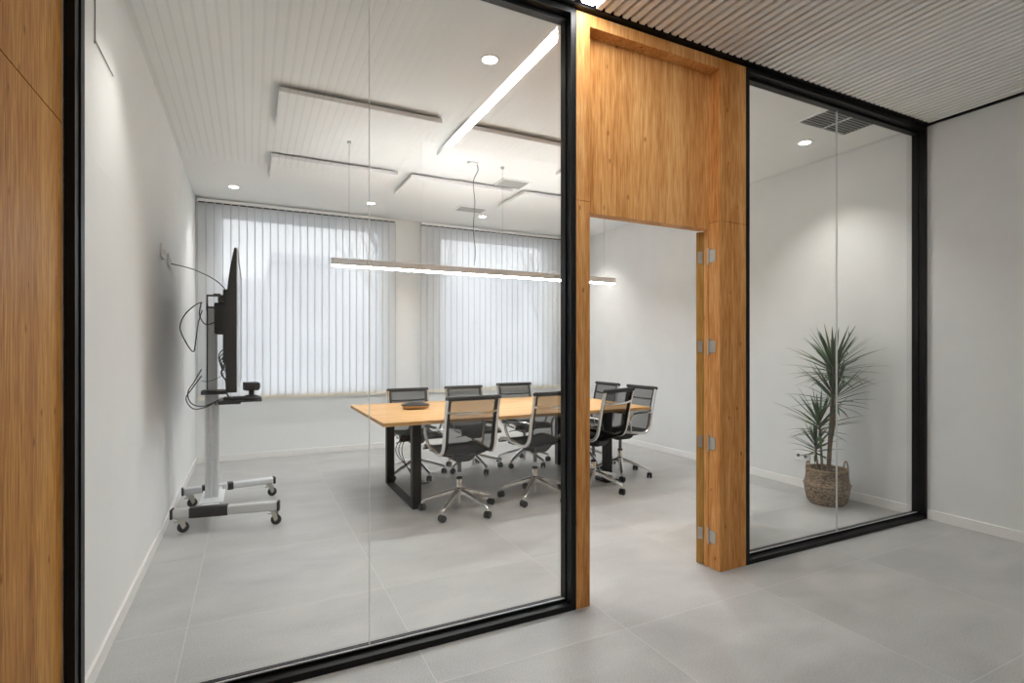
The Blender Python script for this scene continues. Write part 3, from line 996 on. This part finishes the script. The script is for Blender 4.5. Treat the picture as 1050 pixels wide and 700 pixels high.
# base: two long feet, crossbar
def foot(y, near):
    h0, h1 = (0.105, 0.172) if near else (0.110, 0.165)
    w = 0.03
    bm = bmesh.new(); rbox(bm, -0.225, 0.455, y-w, y+w, h0, h1, bev=0.012, seg=3)
    f = obj('foot', bm, M['aluw'] if near else M['alu'], t, smooth=True)
    sp = R(-9 if near else 8.5)
    f.matrix_local = Matrix.Translation((0, y, 0)) @ Matrix.Rotation(sp, 4, 'Z') @ Matrix.Translation((0, -y, 0))
    bm = bmesh.new(); rbox(bm, -0.125 if near else -0.10, 0.13 if near else -0.06, y-w-0.003, y+w+0.003, h0-0.004, h1+0.004, bev=0.012, seg=3)
    if not near: rbox(bm, 0.09, 0.14, y-w-0.003, y+w+0.003, h0-0.004, h1+0.004, bev=0.01, seg=3)
    obj('sleeve', bm, M['plastic'], f, smooth=True)
    bm = bmesh.new()
    rbox(bm, -0.240, -0.224, y-w-0.001, y+w+0.001, h0-0.002, h1+0.002, bev=0.005)
    rbox(bm, 0.454, 0.472, y-w-0.001, y+w+0.001, h0-0.002, h1+0.002, bev=0.005)
    obj('end_cap', bm, M['plastic'], f, smooth=True)
    for x, rz in ((-0.185, 12), (0.425, -15)):
        bm = bmesh.new()
        lathe(bm, [(0.026, 0.098), (0.026, 0.106)], 16)
        # fork
        for s in (-1, 1):
            b2 = bmesh.new()
            vs = [(-0.012, 0.098), (0.030, 0.098), (0.040, 0.045), (0.022, 0.026), (0.012, 0.040)]
            f0 = [b2.verts.new((xx, s*0.015-0.0015, zz)) for xx, zz in vs]; f1 = [b2.verts.new((xx, s*0.015+0.0015, zz)) for xx, zz in vs]
            b2.faces.new(f0); b2.faces.new(f1)
            for j in range(5): b2.faces.new((f0[j], f0[(j+1)%5], f1[(j+1)%5], f1[j]))
            merge(bm, b2)
        box(bm, -0.012, 0.030, -0.0165, 0.0165, 0.095, 0.098)
        box(bm, -0.035, -0.008, -0.010, 0.010, 0.078, 0.086)
        cst = obj('caster', bm, M['steel'], f, smooth=True)
        cst.location = (x, y, 0); cst.rotation_euler = (0, 0, R(rz))
        bm = bmesh.new(); b2 = bmesh.new()
        lathe(b2, [(0.012, -0.0125), (0.024, -0.0125), (0.036, -0.010), (0.0375, -0.004), (0.0375, 0.004), (0.036, 0.010), (0.024, 0.0125), (0.012, 0.0125)], 22)
        merge(bm, b2, Matrix.Translation((0.022, 0, 0.0375)) @ Matrix.Rotation(R(90), 4, 'X'))
        # wheel joins the caster mesh as second material
        wme = bpy.data.meshes.new('w'); bm.to_mesh(wme); bm.free()
        cm = bmesh.new(); cm.from_mesh(cst.data); n0 = len(cm.faces)
        cm.from_mesh(wme); cm.faces.ensure_lookup_table()
        for ff in cm.faces[n0:]: ff.material_index = 1; ff.smooth = True
        cm.to_mesh(cst.data); cm.free(); cst.data.materials.append(M['rubber']); bpy.data.meshes.remove(wme)
foot(-0.36, True)
foot(0.36, False)
bm = bmesh.new()
rbox(bm, -0.055, 0.055, -0.332, 0.332, 0.115, 0.150, bev=0.005)
# splayed plate under the column
b2 = bmesh.new(); box(b2, -0.075, 0.085, -0.20, 0.20, 0.150, 0.156)
merge(bm, b2)
obj('crossbar', bm, M['alu'], t)
# equipment shelf and brackets
bm = bmesh.new(); rbox(bm, 0.045, 0.35, -0.17, 0.17, 0.895, 0.908, bev=0.004)
rbox(bm, 0.02, 0.20, -0.05, 0.05, 0.870, 0.895, bev=0.004)
obj('equipment_shelf', bm, M['plastic'], t)
bm = bmesh.new(); rbox(bm, -0.07, 0.10, -0.10, 0.06, 0.955, 0.985, bev=0.004)
obj('shelf_clamp', bm, M['plastic'], t)
# screen mount: bracket plates and top frame
bm = bmesh.new()
box(bm, 0.05, 0.085, -0.22, 0.22, 1.44, 1.49); box(bm, 0.05, 0.085, -0.22, 0.22, 1.66, 1.70)
rbox(bm, 0.02, 0.10, -0.13, 0.13, 1.42, 1.66, bev=0.01)
box(bm, 0.085, 0.105, -0.24, -0.20, 1.20, 1.75); box(bm, 0.085, 0.105, 0.20, 0.24, 1.20, 1.75)
obj('screen_mount', bm, M['blackm'], t)
bm = bmesh.new()
for yy in (-0.11, 0.11):
    tube(bm, [(-0.033, yy*0.35, 1.60), (-0.033, yy*0.35, 1.722), (0.12, yy*0.35, 1.722)], 0.005, 6)
box(bm, -0.035, 0.12, -0.04, 0.04, 1.719, 1.725); box(bm, 0.01, 0.06, -0.03, 0.03, 1.725, 1.737)
obj('top_bracket', bm, M['blackm'], t)

# the screen: own thing
sx_ = -0.082
s = thing('wall_screen', 'x', 'screen', (sx_, TY, 1.02))
s.name = 'flat_screen'
s['label'] = 'large black flat screen seen edge-on, mounted on the silver trolley'
bm = bmesh.new()
WY = 0.835
pr = [(0.0, 0.0), (0.0, 0.95), (-0.014, 0.95), (-0.024, 0.90), (-0.037, 0.83), (-0.049, 0.74), (-0.058, 0.64), (-0.063, 0.54), (-0.066, 0.40), (-0.064, 0.04), (-0.060, 0.0)]
def side(y, k): return [bm.verts.new((x*k if x < -0.014 else x, y, z)) for x, z in pr]
secs = [side(-WY, 1.0), side(-WY*0.92, 1.0), side(0, 1.0), side(WY*0.92, 1.0), side(WY, 1.0)]
for A, B in zip(secs, secs[1:]):
    for j in range(len(pr)): bm.faces.new((A[j], A[(j+1)%len(pr)], B[(j+1)%len(pr)], B[j]))
bm.faces.new(secs[0]); bm.faces.new(list(reversed(secs[-1])))
obj('back_housing', bm, M['plastic'], s)
bxo('display_panel', (0.0005, 0.003, -WY+0.012, WY-0.012, 0.016, 0.938), M['screen'], s)
bm = bmesh.new(); f = 0.012
box(bm, 0.0, 0.007, -WY, WY, 0, 0.016); box(bm, 0.0, 0.007, -WY, WY, 0.938, 0.95)
box(bm, 0.0, 0.007, -WY, -WY+f, 0.016, 0.938); box(bm, 0.0, 0.007, WY-f, WY, 0.016, 0.938)
obj('bezel', bm, M['alu'], s)
bm = bmesh.new(); rbox(bm, -0.086, -0.055, -0.2, 0.2, 0.34, 0.74, bev=0.006)
obj('mounting_plate', bm, M['blackm'], s)

# conference camera on the shelf
c = thing('conference_camera', 'small black conference camera standing on the trolley shelf', 'camera', (0.005, 4.68, 0.908), R(10))
bm = bmesh.new(); lathe(bm, [(0.066, 0.0), (0.072, 0.006), (0.070, 0.018), (0.045, 0.030), (0.022, 0.036)], 28)
obj('base', bm, M['plastic'], c, smooth=True)
bm = bmesh.new(); rbox(bm, -0.018, 0.018, -0.022, 0.022, 0.034, 0.085, bev=0.006)
obj('neck', bm, M['plastic'], c, smooth=True)
bm = bmesh.new(); rbox(bm, -0.055, 0.050, -0.045, 0.045, 0.070, 0.135, bev=0.008, seg=3)
hd = obj('camera_head', bm, M['plastic'], c, smooth=True)
bm = bmesh.new(); b2 = bmesh.new(); lathe(b2, [(0.026, 0), (0.026, 0.012), (0.018, 0.014)], 20)
merge(bm, b2, Matrix.Translation((0.048, 0, 0.103)) @ Matrix.Rotation(R(90), 4, 'Y'))
obj('lens', bm, M['screen'], hd, smooth=True)
# small equipment box on the shelf
c = thing('cable_hub', 'flat black cable hub lying on the trolley shelf by the column', 'electronics box', (-0.12, 4.70, 0.908))
bm = bmesh.new(); rbox(bm, -0.07, 0.07, -0.06, 0.06, 0, 0.022, bev=0.005)
obj('case', bm, M['plastic'], c)
bm = bmesh.new()
for q in range(3): box(bm, 0.07, 0.073, -0.045+q*0.03, -0.028+q*0.03, 0.006, 0.014)
obj('port', bm, M['alu'], c)

# cables: loops about the column, world coordinates
def cable(name, pts, r, label, cat='cable', m='cable', group=None):
    bm = bmesh.new(); tube(bm, smoothp(pts, 8), r, 6)
    return tag(obj(name, bm, M[m], smooth=True), label, cat, group)
cable('wall_cable', [(-0.555, 4.76, 1.955), (-0.50, 4.76, 1.945), (-0.40, 4.76, 1.92), (-0.27, 4.76, 1.86), (-0.19, 4.76, 1.79), (-0.17, 4.76, 1.73), (-0.175, 4.74, 1.66)], 0.0035, 'thin dark cable running from the wall socket down to the trolley top')
cable('hanging_cable', [(-0.33, 4.66, 1.66), (-0.37, 4.64, 1.64), (-0.44, 4.62, 1.56), (-0.47, 4.62, 1.46), (-0.43, 4.62, 1.35), (-0.385, 4.62, 1.285), (-0.37, 4.63, 1.37), (-0.355, 4.64, 1.50), (-0.33, 4.66, 1.60)], 0.0042, 'black cable looping out wide on the wall side of the trolley column')
cable('hanging_cable', [(-0.335, 4.65, 1.15), (-0.38, 4.63, 1.06), (-0.42, 4.62, 0.98), (-0.40, 4.62, 0.90), (-0.33, 4.64, 0.87), (-0.25, 4.66, 0.895), (-0.22, 4.66, 0.915)], 0.0042, 'black cable looping down to the shelf on the wall side')
cable('hanging_cable', [(-0.335, 4.67, 1.10), (-0.40, 4.65, 1.00), (-0.435, 4.65, 0.93), (-0.39, 4.65, 0.855), (-0.31, 4.66, 0.86), (-0.24, 4.67, 0.90)], 0.0042, 'lowest black cable loop beside the shelf clamp')
cable('hanging_cable', [(-0.335, 4.64, 1.66), (-0.345, 4.62, 1.56), (-0.30, 4.62, 1.49), (-0.22, 4.63, 1.53), (-0.19, 4.66, 1.60), (-0.18, 4.68, 1.66)], 0.0042, 'black cable curled across the top of the column')
cable('hanging_cable', [(-0.17, 4.62, 1.55), (-0.16, 4.58, 1.42), (-0.165, 4.57, 1.28), (-0.18, 4.58, 1.18), (-0.20, 4.6, 1.12), (-0.17, 4.6, 1.06), (-0.165, 4.62, 0.97), (-0.15, 4.66, 0.93)], 0.006, 'black cable hanging behind the screen down to the shelf')
bm = bmesh.new()
for q in range(4):
    cy = 4.55 + 0.012*q; rr = 0.030 + 0.006*q
    tube(bm, [(-0.17 + rr*math.cos(2*PI*k/18), cy, 1.18 + 0.02*q + rr*1.3*math.sin(2*PI*k/18)) for k in range(18)], 0.0042, 6, closed=True)
for q in range(3):
    tube(bm, smoothp([(-0.165-0.012*q, 4.56, 1.22), (-0.155-0.01*q, 4.57, 1.30), (-0.16, 4.59, 1.38+0.03*q)], 6), 0.006, 6)
tag(obj('cable_bundle', bm, M['cable'], smooth=True), 'coiled black cable bundle hanging between column and screen', 'cable')
cable('hanging_cable', [(-0.21, 4.66, 1.68), (-0.18, 4.64, 1.72), (-0.16, 4.64, 1.66), (-0.15, 4.62, 1.56), (-0.155, 4.60, 1.46), (-0.16, 4.62, 1.40)], 0.009, 'thick black cable behind the middle of the screen')
cable('hanging_cable', [(-0.335, 4.66, 1.06), (-0.28, 4.62, 1.06), (-0.20, 4.58, 1.10), (-0.155, 4.58, 1.16)], 0.0022, 'thin black cable crossing the front of the column')

# ================================================================ SOCKETS
def plate(name, loc, axis, label, n=2, cat='socket', group=None):
    t = thing(name, label, cat, loc, 0 if axis > 0 else PI, group)
    w = 0.036*n
    bm = bmesh.new(); rbox(bm, 0, 0.016, -w, w, -0.046, 0.046, bev=0.003)
    obj('cover_plate', bm, M['white'], t)
    for k in range(n):
        yy = -w + 0.036 + 0.072*k
        b2 = bmesh.new(); lathe(b2, [(0.021, 0), (0.021, 0.002), (0.017, 0.002), (0.016, -0.0)], 20)
        bm = bmesh.new(); merge(bm, b2, Matrix.Translation((0.016, yy, 0)) @ Matrix.Rotation(R(90), 4, 'Y'))
        obj('socket_ring', bm, M['white'], t)
    return t
plate('wall_socket', (XL, 4.40, 1.985), 1, 'white wall plate high on the left wall, farther from the screen', 2, 'socket')
plate('wall_socket', (XL, 4.76, 1.975), 1, 'white wall plate high on the left wall with the dark cable in it', 2, 'socket')
plate('wall_socket', (XR, 3.26, 0.30), -1, 'white double socket low on the right wall beside the basket', 2, 'socket')
# thin dark line modelled as a tube high on the left wall
cable('wall_line', [(XL+0.004, 2.627, 2.96), (XL+0.004, 2.627, 2.80), (XL+0.004, 2.627, 2.545), (XL+0.004, 2.632, 2.538), (XL+0.004, 2.75, 2.538), (XL+0.004, 2.94, 2.538)], 0.0022, 'thin dark angled line high on the left wall by the glass', 'cable', 'cord')

# ================================================================ PLANT
PX, PY_ = 4.375, 2.84
bk = thing('basket', 'round woven seagrass basket with a folded belly standing behind the right glass', 'basket', (PX, PY_, 0))
bm = bmesh.new()
prof = [(0.115, 0.0), (0.130, 0.006), (0.148, 0.035), (0.160, 0.08), (0.167, 0.12), (0.170, 0.155), (0.179, 0.166), (0.170, 0.176), (0.163, 0.192), (0.157, 0.23), (0.154, 0.292), (0.149, 0.292), (0.148, 0.24), (0.140, 0.20)]
NS = 72
# woven relief: vertical resample and ripple
fine = []
for (r0, z0), (r1, z1) in zip(prof[:11], prof[1:12]):
    k = max(1, int(abs(z1-z0)/0.006))
    for j in range(k): fine.append((r0+(r1-r0)*j/k, z0+(z1-z0)*j/k))
fine += prof[11:]
rg = []
for i, (r, z) in enumerate(fine):
    ring = []
    for j in range(NS):
        w = 0.0035*math.cos(PI*j)*math.cos(PI*i) if 2 < i < len(fine)-5 else 0
        ring.append(bm.verts.new(((r+w)*math.cos(2*PI*j/NS), (r+w)*math.sin(2*PI*j/NS), z)))
    rg.append(ring)
for a_, b_ in zip(rg, rg[1:]):
    for j in range(NS): bm.faces.new((a_[j], a_[(j+1)%NS], b_[(j+1)%NS], b_[j]))
bm.faces.new(list(reversed(rg[0])))
obj('basket_body', bm, M['basket'], bk, smooth=True)
bm = bmesh.new()
tube(bm, [(0.152*math.cos(2*PI*k/36), 0.152*math.sin(2*PI*k/36), 0.293) for k in range(36)], 0.008, 8, closed=True)
obj('rim', bm, M['rim'], bk, smooth=True)
for a_ in (R(-40+90+100), R(-40-90+100)):
    ca, sa = math.cos(a_), math.sin(a_)
    bm = bmesh.new()
    arc = []
    for k in range(9):
        q = PI*k/8
        off = 0.035*math.cos(q)
        arc.append((0.155*ca - off*sa, 0.155*sa + off*ca, 0.27 + 0.085*math.sin(q)))
    tube(bm, smoothp(arc, 3), 0.006, 7)
    obj('handle', bm, M['rim'], bk, smooth=True)

pl = thing('dracaena_plant', 'tall spiky green dracaena with several stems growing in the woven basket', 'plant', (PX, PY_, 0.20))
bm = bmesh.new(); lathe(bm, [(0.134, 0.002), (0.138, 0.03), (0.140, 0.055), (0.10, 0.066), (0.03, 0.07)], 30)
obj('soil', bm, M['soil'], pl, smooth=True)
Z0 = 0.20
# stems given as points relative to the basket centre (x, y, z above floor)
def leaf(bm, base, az, el, L, wid, droop):
    d = Vector((math.cos(az)*math.cos(el), math.sin(az)*math.cos(el), math.sin(el)))
    sd = Vector((-math.sin(az), math.cos(az), 0))
    n = 9; prev = None
    p = Vector(base)
    for i in range(n+1):
        s = i/n
        w = wid*(0.45+0.55*min(1, s*3.5))*(1-s**2.6) + 0.0006
        up = sd.cross(d).normalized()
        a_ = bm.verts.new(p - sd*w + up*w*0.35); c_ = bm.verts.new(p); b_ = bm.verts.new(p + sd*w + up*w*0.35)
        if prev:
            bm.faces.new((prev[0], a_, c_, prev[1])); bm.faces.new((prev[1], c_, b_, prev[2]))
        prev = (a_, c_, b_)
        step = L/n
        q = p + d*step
        # keep leaves off the wall and the glass
        if PX + q.x > XR - 0.012: q.x = XR - 0.012 - PX - 0.0005*i; 
        if PY_ + q.y < YG + 0.10: q.y = YG + 0.10 - PY_
        p = q
        d = (d + Vector((0, 0, -droop*(0.25+s)))).normalized()
rl = random.Random(11)
crowns = [((0.055, -0.02, 1.175), 84, 0.42, 1.0, 'top'), ((0.035, -0.04, 0.93), 42, 0.42, 1.0, 'mid'), ((-0.07, 0.02, 0.70), 36, 0.38, 1.0, 'left'), ((-0.105, 0.03, 0.52), 34, 0.24, 1.0, 'low')]
stems = [[(0.02, 0.0, 0.25), (0.03, -0.01, 0.55), (0.045, -0.02, 0.85), (0.055, -0.02, 1.175)],
         [(-0.02, -0.03, 0.25), (0.005, -0.03, 0.50), (0.04, -0.045, 0.75), (0.035, -0.04, 0.93)],
         [(-0.06, 0.0, 0.25), (-0.065, 0.01, 0.50), (-0.07, 0.02, 0.70)],
         [(-0.10, 0.0, 0.25), (-0.11, 0.02, 0.40), (-0.105, 0.03, 0.52)]]
srad = [0.017, 0.012, 0.010, 0.008]
for st, r_ in zip(stems, srad):
    bm = bmesh.new(); tube(bm, smoothp([(x, y, z-Z0) for x, y, z in st], 6), r_, 9)
    obj('stem', bm, M['stem'], pl, smooth=True)
for ci, (cpt, n, L, k, _) in enumerate(crowns):
    bm = bmesh.new()
    bx_, by_, bz_ = cpt
    for i in range(n):
        s = i/(n-1)
        az = i*2.39996 + rl.uniform(-.2, .2)
        el = R(82 - 92*s**0.85 + rl.uniform(-8, 8))
        ll = L*rl.uniform(0.8, 1.12)*(0.72+0.28*math.sin(PI*min(1, s*1.1)))
        leaf(bm, (bx_, by_, bz_ - Z0 + 0.005 - 0.11*s), az, el, ll, rl.uniform(0.0095, 0.0135), 0.035+0.05*s)
    me = raw('leaf_crown', bm, M['leaf'] if ci % 2 == 0 else M['leafd'], pl)
